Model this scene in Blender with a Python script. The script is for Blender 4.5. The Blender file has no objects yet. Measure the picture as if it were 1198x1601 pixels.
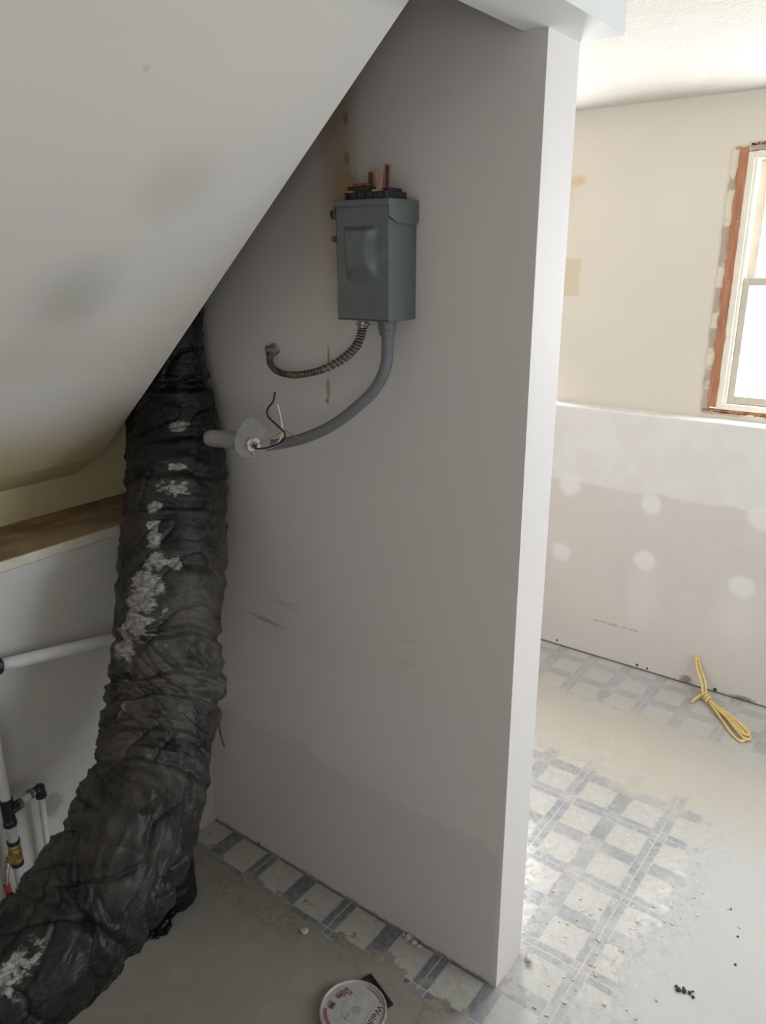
import bpy, bmesh, math, random
from mathutils import Vector, noise, Matrix
random.seed(5)
S = bpy.context.scene
COL = S.collection
PI = math.pi

# ---------------------------------------------------------------- camera, world, lights, exposure
F = 1217.44
cam_d = bpy.data.cameras.new('camera')
cam = bpy.data.objects.new('camera', cam_d)
COL.objects.link(cam)
S.camera = cam
p, a, ro = math.radians(18.12), math.radians(36.88), math.radians(.2064)
fwd = Vector((-math.sin(a)*math.cos(p), math.cos(a)*math.cos(p), -math.sin(p)))
rt = Vector((math.cos(a), math.sin(a), 0))
up = rt.cross(fwd)
rt2 = rt*math.cos(ro) - up*math.sin(ro)
up2 = rt*math.sin(ro) + up*math.cos(ro)
M = Matrix((rt2, up2, -fwd)).transposed().to_4x4()
M.translation = Vector((.654816, -1.328898, 1.71))
cam.matrix_world = M
cam_d.sensor_fit = 'VERTICAL'
cam_d.sensor_height = 36
cam_d.lens = F/1601*36
cam_d.clip_start = .02

W = bpy.data.worlds.new('daylight')
S.world = W
W.use_nodes = True
W.node_tree.nodes['Background'].inputs[0].default_value = (.93, .97, 1, 1)
W.node_tree.nodes['Background'].inputs[1].default_value = 2.5
S.view_settings.view_transform = 'Standard'
S.view_settings.look = 'None'
S.view_settings.exposure = .10
S.view_settings.gamma = 1
S.view_settings.use_curve_mapping = False


def area(name, loc, rot, sx, sy, power, col):
    l = bpy.data.lights.new(name, 'AREA')
    l.shape = 'RECTANGLE'
    l.size, l.size_y = sx, sy
    l.energy = power
    l.color = col
    o = bpy.data.objects.new(name, l)
    o.location = loc
    o.rotation_euler = rot
    COL.objects.link(o)
    return o


R90 = PI/2
# daylight outside each window's glass; the back wall one is added fill
area('window_daylight', (.30, 1.99, 1.6), (-R90, 0, 0), .8, .9, 36, (1, .975, .98))
area('window_daylight', (-1.09, 1.99, 1.6), (-R90, 0, 0), .60, .9, 50, (.97, .96, 1))
area('window_daylight', (2.52, .75, 1.5), (0, R90, 0), 1.2, 1.5, 40, (.76, .85, 1))
area('window_daylight', (1.6, -2.62, 1.5), (R90, 0, 0), 1.0, 1.2, 4, (1, .95, .95))  # unseen low fill light, added behind the camera

# ---------------------------------------------------------------- node helpers


class NT:
    def __init__(s, name):
        s.m = bpy.data.materials.new(name)
        s.m.use_nodes = True
        s.t = s.m.node_tree
        s.b = s.t.nodes['Principled BSDF']
        tc = s.t.nodes.new('ShaderNodeTexCoord')
        s.obj = tc.outputs['Object']
        s.uv = tc.outputs['UV']

    def put(s, sock, v):
        if hasattr(v, 'is_linked') or isinstance(v, bpy.types.NodeSocket):
            s.t.links.new(v, sock)
        elif isinstance(v, (tuple, list)):
            if len(v) == 3 and sock.type == 'RGBA':
                v = (*v, 1)
            sock.default_value = v
        else:
            sock.default_value = v

    def math(s, op, a, b=0., c=0., clamp=False):
        n = s.t.nodes.new('ShaderNodeMath')
        n.operation = op
        n.use_clamp = clamp
        s.put(n.inputs[0], a)
        s.put(n.inputs[1], b)
        s.put(n.inputs[2], c)
        return n.outputs[0]

    def noise(s, scale, detail=4, rough=.55, vec=None, stretch=None, dist=0):
        n = s.t.nodes.new('ShaderNodeTexNoise')
        n.inputs['Scale'].default_value = scale
        n.inputs['Detail'].default_value = detail
        n.inputs['Roughness'].default_value = rough
        n.inputs['Distortion'].default_value = dist
        v = vec or s.obj
        if stretch:
            v = s.mapping(v, (0, 0, 0), stretch)
        s.t.links.new(v, n.inputs['Vector'])
        return n.outputs['Fac']

    def mapping(s, v, loc, scale, rot=(0, 0, 0)):
        n = s.t.nodes.new('ShaderNodeMapping')
        n.inputs['Location'].default_value = loc
        n.inputs['Rotation'].default_value = rot
        n.inputs['Scale'].default_value = scale
        s.t.links.new(v, n.inputs['Vector'])
        return n.outputs[0]

    def rng(s, v, a, b, c=0., d=1.):
        n = s.t.nodes.new('ShaderNodeMapRange')
        n.clamp = True
        n.interpolation_type = 'SMOOTHSTEP'
        s.put(n.inputs[0], v)
        for i, x in enumerate((a, b, c, d)):
            n.inputs[i+1].default_value = x
        return n.outputs[0]

    def mix(s, f, a, b):
        n = s.t.nodes.new('ShaderNodeMix')
        n.data_type = 'RGBA'
        s.put(n.inputs[0], f)
        s.put(n.inputs[6], a)
        s.put(n.inputs[7], b)
        return n.outputs[2]

    def xyz(s, v=None):
        n = s.t.nodes.new('ShaderNodeSeparateXYZ')
        s.t.links.new(v or s.obj, n.inputs[0])
        return n.outputs

    def ell(s, c, r, soft=.3, nz=None, amp=.5):
        """1 inside an ellipsoid round c with radii r, falling to 0 over the soft rim"""
        n = s.t.nodes.new('ShaderNodeVectorMath')
        n.operation = 'SUBTRACT'
        s.t.links.new(s.obj, n.inputs[0])
        n.inputs[1].default_value = c
        m = s.t.nodes.new('ShaderNodeVectorMath')
        m.operation = 'DIVIDE'
        s.t.links.new(n.outputs[0], m.inputs[0])
        m.inputs[1].default_value = r
        l = s.t.nodes.new('ShaderNodeVectorMath')
        l.operation = 'LENGTH'
        s.t.links.new(m.outputs[0], l.inputs[0])
        d = l.outputs['Value']
        if nz is not None:
            d = s.math('ADD', d, s.math('MULTIPLY', s.math('SUBTRACT', nz, .5), amp*2))
        return s.rng(d, 1+soft, 1-soft)

    def box(s, x0, x1, y0, y1, soft=.02, nz=None, amp=.05, ax=(0, 1)):
        o = s.xyz()
        x, y = o[ax[0]], o[ax[1]]
        d = s.math('MINIMUM', s.math('MINIMUM', s.math('SUBTRACT', x, x0), s.math('SUBTRACT', x1, x)),
                   s.math('MINIMUM', s.math('SUBTRACT', y, y0), s.math('SUBTRACT', y1, y)))
        if nz is not None:
            d = s.math('ADD', d, s.math('MULTIPLY', s.math('SUBTRACT', nz, .5), amp*2))
        return s.rng(d, -soft, soft)

    def bump(s, h, strength=.3, dist=.01):
        n = s.t.nodes.new('ShaderNodeBump')
        n.inputs['Strength'].default_value = strength
        n.inputs['Distance'].default_value = dist
        s.put(n.inputs['Height'], h)
        s.t.links.new(n.outputs[0], s.b.inputs['Normal'])

    def done(s, col=None, rough=None, metal=None, spec=None):
        if col is not None:
            s.put(s.b.inputs['Base Color'], col)
        if rough is not None:
            s.put(s.b.inputs['Roughness'], rough)
        if metal is not None:
            s.put(s.b.inputs['Metallic'], metal)
        if spec is not None:
            s.put(s.b.inputs['Specular IOR Level'], spec)
        return s.m


def simple(name, col, rough=.5, metal=0., var=.12, scale=30, bump=0., spec=.5):
    n = NT(name)
    f = n.noise(scale, 5)
    lo = tuple(c*(1-var) for c in col)
    hi = tuple(min(1, c*(1+var)) for c in col)
    c = n.mix(n.rng(f, .3, .7), lo, hi)
    if bump:
        n.bump(f, bump, .003)
    return n.done(c, rough, metal, spec)


# ---------------------------------------------------------------- surface materials
def m_partition():
    n = NT('primed_drywall')
    big = n.noise(1.6, 3)
    med = n.noise(7, 4)
    fine = n.noise(60, 3)
    c = n.mix(n.rng(big, .35, .65), (.68, .62, .59), (.655, .61, .59))
    # bare board band low on the wall, a joint compound band above it
    z = n.xyz()[2]
    x = n.xyz()[0]
    edge = n.math('ADD', z, n.math('MULTIPLY', med, .10))
    edge = n.math('ADD', edge, n.math('MULTIPLY', x, .06))
    low = n.math('MULTIPLY', n.rng(edge, .47, .41), n.rng(x, -.002, -.02))
    c = n.mix(n.math('MULTIPLY', low, .5), c, (.56, .495, .49))
    mid = n.box(-1.2, -.1, .50, .72, .05, med, .10, ax=(0, 2))
    c = n.mix(n.math('MULTIPLY', mid, .28), c, (.73, .72, .71))
    # brown glue and old finish stain above and left of the box
    c = n.mix(n.math('MULTIPLY', n.ell((-.455, 0, 1.99), (.045, .3, .30), .7, med, .35), .75), c, (.40, .27, .15))
    c = n.mix(n.math('MULTIPLY', n.ell((-.44, 0, 1.84), (.022, .3, .06), .5, med, .3), .7), c, (.36, .25, .08))
    c = n.mix(n.math('MULTIPLY', n.ell((-.50, 0, 1.86), (.12, .3, .22), .9, med, .3), .35), c, (.44, .34, .24))
    for q, r in (((-.432, 0, 1.972), (.006, .3, .012)), ((-.430, 0, 1.90), (.007, .3, .011))):
        c = n.mix(n.math('MULTIPLY', n.ell(q, r, .5), .7), c, (.22, .14, .09))
    for q, r, k in (((-.492, 0, 1.50), (.003, .3, .022), .8), ((-.495, 0, 1.43), (.006, .3, .022), .7),
                    ((-.499, 0, 1.40), (.005, .3, .006), .9)):
        c = n.mix(n.math('MULTIPLY', n.ell(q, r, .5, fine, .4), k), c, (.36, .20, .08))
    # scuffs
    sc = n.noise(25, 6, .7, stretch=(.4, 1, 3))
    c = n.mix(n.math('MULTIPLY', n.math('MULTIPLY', n.ell((-.66, 0, .85), (.07, .3, .006), .5, med, .6), n.rng(sc, .5, .6)), .6), c, (.2, .17, .15))
    c = n.mix(n.math('MULTIPLY', n.math('MULTIPLY', n.ell((-.74, 0, .785), (.09, .3, .007), .5, med, .6), n.rng(sc, .45, .6)), .55), c, (.2, .17, .15))
    c = n.mix(n.math('MULTIPLY', n.math('MULTIPLY', n.ell((-.27, 0, .83), (.05, .3, .05), .8), n.rng(sc, .52, .6)), .3), c, (.38, .33, .30))
    c = n.mix(n.ell((-.822, 0, .006), (.006, .3, .005), .3), c, (.05, .04, .03))
    c = n.mix(n.math('MULTIPLY', n.box(-3, -.02, -1, .006, .006, fine, .012, ax=(0, 2)), .75), c, (.20, .15, .11))
    n.bump(n.math('ADD', n.math('MULTIPLY', med, .6), n.math('MULTIPLY', fine, .12)), .22, .006)
    return n.done(c, .62, 0, .35)


def m_farlow():
    n = NT('half_finished_drywall')
    big = n.noise(2.2, 3)
    med = n.noise(9, 4)
    fine = n.noise(70, 3)
    c = n.mix(n.rng(big, .35, .65), (.66, .605, .56), (.64, .59, .55))
    z = n.xyz()[2]
    x = n.xyz()[0]
    e = n.math('ADD', z, n.math('MULTIPLY', n.math('SUBTRACT', med, .5), .05))
    mud = n.rng(e, .785, .80)
    c = n.mix(mud, c, (.745, .725, .70))
    c = n.mix(n.math('MULTIPLY', n.rng(e, .22, .30), n.math('MULTIPLY', n.rng(med, .4, .62), .4)), c, (.68, .63, .60))
    for q, r in (((-.282, 1.73, .752), .042), ((-.285, 1.73, .505), .044), ((-.655, 1.73, .46), .045),
                 ((.10, 1.73, .488), .046), ((.13, 1.73, .775), .05), ((-.64, 1.73, .775), .05)):
        c = n.mix(n.math('MULTIPLY', n.ell(q, (r*.95, .4, r*.95), .32, n.noise(14, 3), .35), .85), c, (.79, .765, .74))
    for q, r in (((.09, 1.73, .36), (.07, .4, .12)), ((-.28, 1.73, .33), (.06, .4, .14))):
        c = n.mix(n.math('MULTIPLY', n.ell(q, r, .8, med, .4), .3), c, (.78, .755, .73))
    c = n.mix(n.math('MULTIPLY', n.math('MULTIPLY', n.ell((-.37, 1.73, .178), (.14, .4, .005), .6, med, .8), n.rng(fine, .4, .55)), .6), c, (.35, .30, .27))
    for xx, zz, rr in ((-.645, .026, .005), (-.269, .022, .006), (-.225, .020, .005), (.056, .016, .008)):
        c = n.mix(n.ell((xx, 1.73, zz), (rr, .4, rr), .25), c, (.05, .04, .04))
    for xx, zz, rr, h in ((-.06, .02, .022, .02), (.165, .012, .04, .012)):
        c = n.mix(n.math('MULTIPLY', n.ell((xx, 1.73, zz), (rr, .4, h), .5, n.noise(120, 4), .9), .85), c, (.22, .18, .15))
    n.bump(n.math('ADD', med, n.math('MULTIPLY', fine, .1)), .12, .005)
    return n.done(c, .65, 0, .3)


def m_farup():
    n = NT('old_cream_wall')
    big = n.noise(1.8, 3)
    med = n.noise(10, 4)
    c = n.mix(n.rng(big, .35, .65), (.70, .65, .555), (.68, .625, .545))
    c = n.mix(n.math('MULTIPLY', n.box(-.79, -.70, 1.555, 1.70, .006, med, .012, ax=(0, 2)), .55), c, (.60, .47, .29))
    c = n.mix(n.math('MULTIPLY', n.ell((-.735, 1.8, 1.995), (.03, .4, .02), .6, med, .6), .7), c, (.62, .44, .22))
    c = n.mix(n.math('MULTIPLY', n.ell((-.77, 1.8, 1.96), (.03, .4, .07), .8, med, .4), .35), c, (.62, .48, .30))
    n.bump(n.noise(40, 4), .1, .003)
    return n.done(c, .6, 0, .3)


def m_ceiling():
    n = NT('textured_ceiling_paint')
    f = n.noise(70, 6, .65)
    g = n.noise(9, 3)
    c = n.mix(n.rng(g, .3, .7), (.63, .60, .55), (.60, .57, .525))
    n.bump(f, .7, .01)
    return n.done(c, .8, 0, .2)


def m_soffit():
    n = NT('smudged_white_paint')
    med = n.noise(6, 4)
    c = n.mix(n.rng(n.noise(1.5, 3), .35, .65), (.71, .65, .585), (.69, .635, .58))
    c = n.mix(n.math('MULTIPLY', n.ell((-.44, -.43, 1.823), (.07, .06, .06), .9, med, .5), .35), c, (.47, .43, .37))
    c = n.mix(n.math('MULTIPLY', n.ell((-.65, -.52, 1.65), (.09, .07, .08), .9, med, .5), .55), c, (.38, .36, .31))
    c = n.mix(n.math('MULTIPLY', n.ell((-.76, -.55, 1.53), (.10, .12, .05), .9, med, .7), .3), c, (.46, .42, .35))
    x = n.xyz()[0]
    e = n.math('ADD', x, n.math('MULTIPLY', n.math('SUBTRACT', med, .5), .12))
    c = n.mix(n.math('MULTIPLY', n.rng(e, -.88, -1.10), .9), c, (.56, .455, .26))
    c = n.mix(n.math('MULTIPLY', n.ell((-.30, -.58, 1.95), (.006, .006, .006), .5), .5), c, (.5, .48, .44))
    n.bump(n.noise(25, 4), .08, .004)
    return n.done(c, .6, 0, .35)


def m_leftwall():
    n = NT('stained_drywall')
    med = n.noise(7, 4)
    c = n.mix(n.rng(n.noise(2, 3), .35, .65), (.58, .54, .505), (.55, .52, .475))
    # joint compound edge beside the small pipe
    o = n.xyz()
    e = n.math('ADD', n.math('ADD', o[1], n.math('MULTIPLY', o[2], .4)), n.math('MULTIPLY', med, .03))
    k = n.math('MULTIPLY', n.rng(e, -.355, -.345), n.rng(n.math('ADD', o[2], n.math('MULTIPLY', med, .1)), .58, .54))
    c = n.mix(n.math('MULTIPLY', k, .45), c, (.46, .44, .36))
    c = n.mix(n.math('MULTIPLY', n.ell((-1.017, -.515, .385), (.4, .03, .03), .5, n.noise(60, 4), .9), .6), c, (.2, .17, .12))
    c = n.mix(n.math('MULTIPLY', n.ell((-1.017, -.53, .225), (.4, .025, .035), .4, med, .5), .7), c, (.42, .22, .18))
    n.bump(med, .2, .005)
    return n.done(c, .62, 0, .3)


def m_ledge():
    n = NT('dusty_brown_board')
    med = n.noise(9, 5, .6, stretch=(2, .6, 1))
    c = n.mix(n.rng(med, .35, .65), (.30, .205, .12), (.42, .31, .20))
    c = n.mix(n.math('MULTIPLY', n.rng(n.noise(5, 3), .5, .62), .45), c, (.14, .09, .05))
    return n.done(c, .7, 0, .25)


def m_floor():
    n = NT('worn_vinyl_on_concrete')
    o = n.xyz()
    x, y = o[0], o[1]
    P = .15
    fx = n.math('ABSOLUTE', n.math('SUBTRACT', n.math('FRACT', n.math('ADD', n.math('DIVIDE', n.math('SUBTRACT', x, .07), P), 20.5)), .5))
    fy = n.math('ABSOLUTE', n.math('SUBTRACT', n.math('FRACT', n.math('ADD', n.math('DIVIDE', n.math('SUBTRACT', y, .244), P), 20.5)), .5))
    fine = n.noise(160, 5, .6)
    med = n.noise(22, 5, .6)
    big = n.noise(5, 4, .6)
    grain = n.noise(60, 6, .7)
    inx = n.rng(fx, .338, .330)
    iny = n.rng(fy, .338, .330)
    sq = n.math('MULTIPLY', inx, iny)
    crossing = n.math('MULTIPLY', n.math('SUBTRACT', 1., inx), n.math('SUBTRACT', 1., iny))
    # band pattern: slate strips, pinkish patches where they cross, mottled like printed stone
    mot = n.rng(grain, .38, .62)
    band = n.mix(mot, (.108, .120, .132), (.185, .198, .218))
    cr = n.mix(n.rng(n.noise(9, 1), .45, .55), (.28, .245, .23), (.17, .185, .19))
    band = n.mix(crossing, band, cr)
    cream = n.mix(mot, (.40, .38, .33), (.48, .455, .40))
    tile = n.mix(sq, band, cream)
    # light printed grout: at square rims and along the middle of each band
    w = .009
    g1x = n.rng(n.math('ABSOLUTE', n.math('SUBTRACT', fx, .345)), w+.004, w-.004)
    g1y = n.rng(n.math('ABSOLUTE', n.math('SUBTRACT', fy, .345)), w+.004, w-.004)
    hx_ = n.math('ABSOLUTE', n.math('SUBTRACT', n.math('FRACT', n.math('ADD', n.math('DIVIDE', n.math('ADD', x, .005), P*2), 20.5)), .5))
    hy_ = n.math('ABSOLUTE', n.math('SUBTRACT', n.math('FRACT', n.math('ADD', n.math('DIVIDE', n.math('SUBTRACT', y, .319), P*2), 20.5)), .5))
    sx_, sy_ = n.math('GREATER_THAN', hx_, .25), n.math('GREATER_THAN', hy_, .25)
    g2x = n.math('MULTIPLY', n.rng(fx, .480, .490), sx_)
    g2y = n.math('MULTIPLY', n.rng(fy, .480, .490), sy_)
    g1x = n.math('MULTIPLY', g1x, n.math('ADD', .15, n.math('MULTIPLY', sx_, .85)))
    g1y = n.math('MULTIPLY', g1y, n.math('ADD', .15, n.math('MULTIPLY', sy_, .85)))
    g = n.math('MAXIMUM', n.math('MAXIMUM', g1x, g1y), n.math('MAXIMUM', g2x, g2y))
    tile = n.mix(n.math('MULTIPLY', g, .55), tile, (.56, .56, .53))
    # where vinyl is left
    mA = n.box(-1.3, .03, -.104, .05, .004, n.math('ADD', n.math('MULTIPLY', med, .55), n.math('MULTIPLY', big, .45)), .20)
    mB = n.box(-1.9, .235, .12, 1.03, .02, n.math('ADD', n.math('MULTIPLY', med, .5), n.math('MULTIPLY', big, .5)), .22)
    mD = n.box(.01, .20, -.30, .16, .02, big, .25)
    mC = n.box(-1.9, 1.0, 1.37, 1.9, .03, n.math('ADD', n.math('MULTIPLY', med, .5), n.math('MULTIPLY', big, .5)), .30)
    flake = n.rng(n.noise(14, 6, .7, dist=.5), .33, .42)
    m = n.math('MAXIMUM', mA, n.math('MAXIMUM', n.math('MULTIPLY', n.math('MAXIMUM', mB, n.math('MULTIPLY', mD, .7)), flake), n.math('MULTIPLY', mC, n.math('MULTIPLY', flake, .55))))
    # concrete and trowelled patch, its brown deepened to paint in the partition's shade
    conc = n.mix(n.rng(n.noise(2.3, 4), .35, .65), (.49, .475, .445), (.46, .45, .435))
    conc = n.mix(n.math('MULTIPLY', n.rng(n.noise(3.5, 5, .6, dist=1), .52, .70), .35), conc, (.50, .46, .40))
    conc = n.mix(n.math('MULTIPLY', n.rng(fine, .62, .75), .5), conc, (.38, .34, .28))
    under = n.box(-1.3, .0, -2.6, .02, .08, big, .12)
    conc = n.mix(n.math('MULTIPLY', under, .8), conc, (.24, .21, .165))  # shaded floor left of the partition end, painted darker
    # old adhesive smears and broken edge of the sheet
    ring = n.box(-1.3, .12, -.20, .05, .02, n.math('ADD', n.math('MULTIPLY', med, .6), n.math('MULTIPLY', big, .4)), .13)
    adh = n.math('MULTIPLY', n.math('MULTIPLY', n.math('SUBTRACT', ring, mA), n.rng(n.noise(6, 3), .42, .58)), n.rng(grain, .46, .56))
    conc = n.mix(n.math('MULTIPLY', adh, .7), conc, (.24, .17, .115))
    ringb = n.box(-1.9, .32, .02, 1.10, .04, n.math('ADD', n.math('MULTIPLY', med, .5), n.math('MULTIPLY', big, .5)), .30)
    adb = n.math('MULTIPLY', ringb, n.rng(n.noise(38, 7, .75), .50, .60))
    conc = n.mix(n.math('MULTIPLY', adb, .55), conc, (.36, .36, .37))
    conc = n.mix(n.math('MULTIPLY', n.math('MULTIPLY', ringb, n.rng(n.noise(50, 7, .75), .57, .62)), .6), conc, (.70, .70, .67))
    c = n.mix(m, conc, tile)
    # dust and plaster film
    film = n.rng(n.noise(3.2, 5, .65), .35, .70)
    right = n.rng(n.math('ADD', n.math('ADD', x, n.math('MULTIPLY', y, .35)), n.math('MULTIPLY', big, .1)), -.02, .10)
    right = n.math('MAXIMUM', right, n.rng(y, .03, .06))
    c = n.mix(n.math('MULTIPLY', n.math('MULTIPLY', n.math('ADD', .28, n.math('MULTIPLY', film, .42)), right), 1.), c, (.51, .495, .485))
    c = n.mix(n.math('MULTIPLY', n.math('MULTIPLY', n.rng(n.noise(13, 6, .7), .5, .7), n.math('SUBTRACT', 1., right)), .3), c, (.44, .38, .31))
    farfilm = n.box(-2, 3, .93, 1.38, .10, big, .25)
    c = n.mix(n.math('MULTIPLY', farfilm, .85), c, (.50, .46, .39))
    crack = n.rng(n.math('ABSOLUTE', n.math('SUBTRACT', n.noise(7, 5, .7), .5)), .012, .004)
    cz = n.ell((.17, .32, 0), (.07, .22, 1), .6, med, .4)
    c = n.mix(n.math('MULTIPLY', n.math('MULTIPLY', crack, cz), .6), c, (.22, .19, .17))
    # vinyl is smooth, concrete dull
    dusty = n.math('MULTIPLY', n.rng(med, .3, .7), .12)
    rough = n.math('ADD', n.math('MULTIPLY', n.math('SUBTRACT', 1., m), .34), n.math('ADD', .23, dusty))
    rough = n.math('MAXIMUM', rough, n.math('MULTIPLY', n.math('SUBTRACT', 1., right), .6))
    h = n.math('ADD', n.math('MULTIPLY', m, .55), n.math('MULTIPLY', n.math('SUBTRACT', 1., m), n.math('MULTIPLY', grain, .6)))
    h = n.math('ADD', h, n.math('MULTIPLY', adb, .3))
    h = n.math('SUBTRACT', h, n.math('MULTIPLY', g, .06))
    n.bump(h, .35, .004)
    n.put(n.b.inputs['Coat Weight'], n.math('MULTIPLY', n.math('MULTIPLY', m, right), .4))
    n.b.inputs['Coat Roughness'].default_value = .21
    return n.done(c, rough, 0, n.math('ADD', .35, n.math('MULTIPLY', m, .45)))


def m_duct():
    n = NT('black_plastic_jacket')
    at = n.t.nodes.new('ShaderNodeAttribute')
    at.attribute_name = 'dirt'
    sep = n.t.nodes.new('ShaderNodeSeparateColor')
    n.t.links.new(at.outputs['Color'], sep.inputs[0])
    pl, dust = sep.outputs[0], sep.outputs[1]
    f = n.noise(28, 6, .7)
    g = n.noise(90, 5, .7, stretch=(1, 1, 1.6))
    base = n.mix(n.rng(f, .35, .7), (.0035, .0035, .004), (.011, .0105, .011))
    d = n.math('MULTIPLY', dust, n.rng(n.noise(12, 6, .65), .28, .68))
    base = n.mix(n.math('MULTIPLY', d, .6), base, (.165, .14, .115))
    h1 = n.noise(17, 5, .62, dist=.8)
    h2 = n.noise(60, 3, .6, vec=n.mapping(n.obj, (0, 0, 0), (1, 1, 2.6)))
    k = n.math('ADD', pl, n.math('MULTIPLY', n.math('SUBTRACT', n.math('ADD', n.math('MULTIPLY', h1, .65), n.math('MULTIPLY', h2, .35)), .5), 2.6))
    pm = n.rng(k, .48, .66)
    base = n.mix(n.math('MULTIPLY', pm, .82), base, n.mix(n.rng(g, .4, .6), (.20, .185, .155), (.42, .40, .365)))
    rough = n.math('ADD', .27, n.math('ADD', n.math('MULTIPLY', pm, .5), n.math('MULTIPLY', d, .35)))
    st = n.noise(20, 6, .6, vec=n.mapping(n.obj, (0, 0, 0), (.35, .35, 1.9), (.35, .25, 0)), dist=.9)
    st2 = n.noise(38, 5, .65, vec=n.mapping(n.obj, (0, 0, 0), (.5, .5, 1.8), (-.45, .3, 0)), dist=1.2)
    n.bump(n.math('ADD', n.math('ADD', st, n.math('MULTIPLY', st2, .5)), n.math('MULTIPLY', pm, .08)), .42, .012)
    return n.done(base, rough, 0, .30)


def m_windowwood():
    n = NT('stripped_orange_wood')
    f = n.noise(30, 5, .6, stretch=(3, 3, .4))
    c = n.mix(n.rng(f, .35, .65), (.38, .16, .085), (.47, .225, .13))
    sp = n.rng(n.noise(26, 5, .7, stretch=(1, 1, .6)), .64, .70)
    c = n.mix(sp, c, (.70, .62, .53))
    return n.done(c, .7, 0, .2)


def m_windowmud():
    n = NT('patchy_plaster_rim')
    f = n.noise(13, 3, .5, stretch=(.5, 1, 1))
    c = n.mix(n.rng(f, .45, .52), (.68, .62, .50), (.44, .36, .28))
    c = n.mix(n.rng(n.noise(15, 3), .63, .67), c, (.48, .27, .17))
    n.bump(n.noise(60, 4), .5, .004)
    return n.done(c, .75, 0, .2)


def m_glass():
    n = NT('clear_window_glass')
    t = n.t
    tr = t.nodes.new('ShaderNodeBsdfTransparent')
    gl = t.nodes.new('ShaderNodeBsdfGlossy')
    gl.inputs['Roughness'].default_value = .02
    mx = t.nodes.new('ShaderNodeMixShader')
    mx.inputs[0].default_value = .06
    tr.inputs[0].default_value = (.97, .99, .98, 1)
    t.links.new(tr.outputs[0], mx.inputs[1])
    t.links.new(gl.outputs[0], mx.inputs[2])
    t.links.new(mx.outputs[0], t.nodes['Material Output'].inputs[0])
    return n.m


MAT = dict(
    part=m_partition(), farlow=m_farlow(), farup=m_farup(), ceil=m_ceiling(), soffit=m_soffit(),
    left=m_leftwall(), ledge=m_ledge(), floor=m_floor(), duct=m_duct(), wood=m_windowwood(),
    mud=m_windowmud(), glass=m_glass(),
    plain=simple('plain_off_white_paint', (.66, .64, .61), .65, var=.04, scale=4),
    yellow=simple('aged_yellow_paint', (.58, .48, .28), .6, var=.06, scale=5),
    beam=simple('beam_white_paint', (.70, .69, .665), .6, var=.03, scale=5, bump=.05),
    lip=simple('cream_lip_paint', (.62, .56, .46), .5, var=.08, scale=14),
    jamb=simple('cream_window_paint', (.78, .73, .62), .45, var=.05, scale=14),
    vinylsash=simple('sash_almond_vinyl', (.54, .49, .42), .4, var=.05, scale=14),
    boxgrey=simple('grey_green_enamel', (.125, .143, .134), .33, var=.07, scale=40, bump=.03),
    black=simple('black_moulded_plastic', (.02, .019, .018), .4, var=.3, scale=60),
    copper=simple('copper_bar', (.50, .27, .19), .42, .6, var=.2, scale=60),
    darkcop=simple('tarnished_copper', (.25, .11, .06), .5, .6, var=.3, scale=60),
    steel=simple('galvanised_steel', (.42, .39, .35), .38, .85, var=.25, scale=90),
    bright=simple('bright_zinc_nut', (.75, .73, .74), .3, .9, var=.1, scale=60),
    darksteel=simple('tarnished_armour', (.15, .135, .105), .42, .7, var=.35, scale=80),
    conduit=simple('grey_conduit_jacket', (.150, .152, .158), .45, var=.05, scale=40),
    greycast=simple('grey_cast_plate', (.23, .215, .21), .5, var=.08, scale=60, bump=.15),
    wire_b=simple('black_wire_jacket', (.018, .014, .012), .4, var=.1),
    wire_w=simple('white_wire_jacket', (.62, .58, .55), .4, var=.05),
    pex=simple('white_tubing', (.66, .65, .64), .35, var=.04),
    band=simple('black_crimp_band', (.02, .02, .025), .35, var=.2),
    bandgrey=simple('grey_crimp_band', (.14, .13, .13), .4, .3, var=.2),
    brass=simple('brass_body', (.50, .34, .11), .35, .85, var=.25, scale=70),
    coppertube=simple('brown_copper_tube', (.28, .12, .07), .45, .7, var=.3, scale=50),
    red=simple('red_grip', (.42, .02, .02), .4, var=.1),
    cord=simple('yellow_cord_jacket', (.74, .53, .20), .5, var=.08),
    lid=simple('white_tin_lid', (.42, .40, .37), .42, var=.10, scale=45),
    lidrim=simple('worn_lid_rim', (.50, .45, .38), .35, .4, var=.15, scale=60),
    ink=simple('dark_maroon_ink', (.10, .03, .04), .5, var=.1),
    inkred=simple('red_ink', (.25, .12, .11), .5, var=.2),
    inkgrey=simple('faded_grey_ink', (.30, .29, .27), .5, var=.2),
    inkgreen=simple('faded_green_ink', (.20, .30, .20), .5, var=.2),
    chip=simple('plaster_chip', (.55, .50, .45), .8, var=.15, scale=60),
    char=simple('black_crumbs', (.04, .035, .03), .8, var=.3, scale=60),
    tan=simple('tan_scrap', (.42, .30, .17), .7, var=.2, scale=60),
)

# ---------------------------------------------------------------- mesh helpers


def link(name, bm, mat, parent=None, smooth=False, bevel=0., kind=None):
    me = bpy.data.meshes.new(name)
    bmesh.ops.recalc_face_normals(bm, faces=bm.faces)
    bm.to_mesh(me)
    bm.free()
    me.materials.append(MAT[mat])
    o = bpy.data.objects.new(name, me)
    COL.objects.link(o)
    if parent:
        o.parent = parent
        # parts are built in world coordinates
        o.matrix_parent_inverse = wm(parent).inverted()
    if smooth:
        for f in me.polygons:
            f.use_smooth = True
    if bevel:
        b = o.modifiers.new('bevel', 'BEVEL')
        b.width = bevel
        b.segments = 2
        b.limit_method = 'ANGLE'
    if kind:
        o['kind'] = kind
    return o


def wm(o):
    m = Matrix.Translation(o.location)
    if o.parent:
        m = wm(o.parent) @ o.matrix_parent_inverse @ m
    return m


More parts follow.
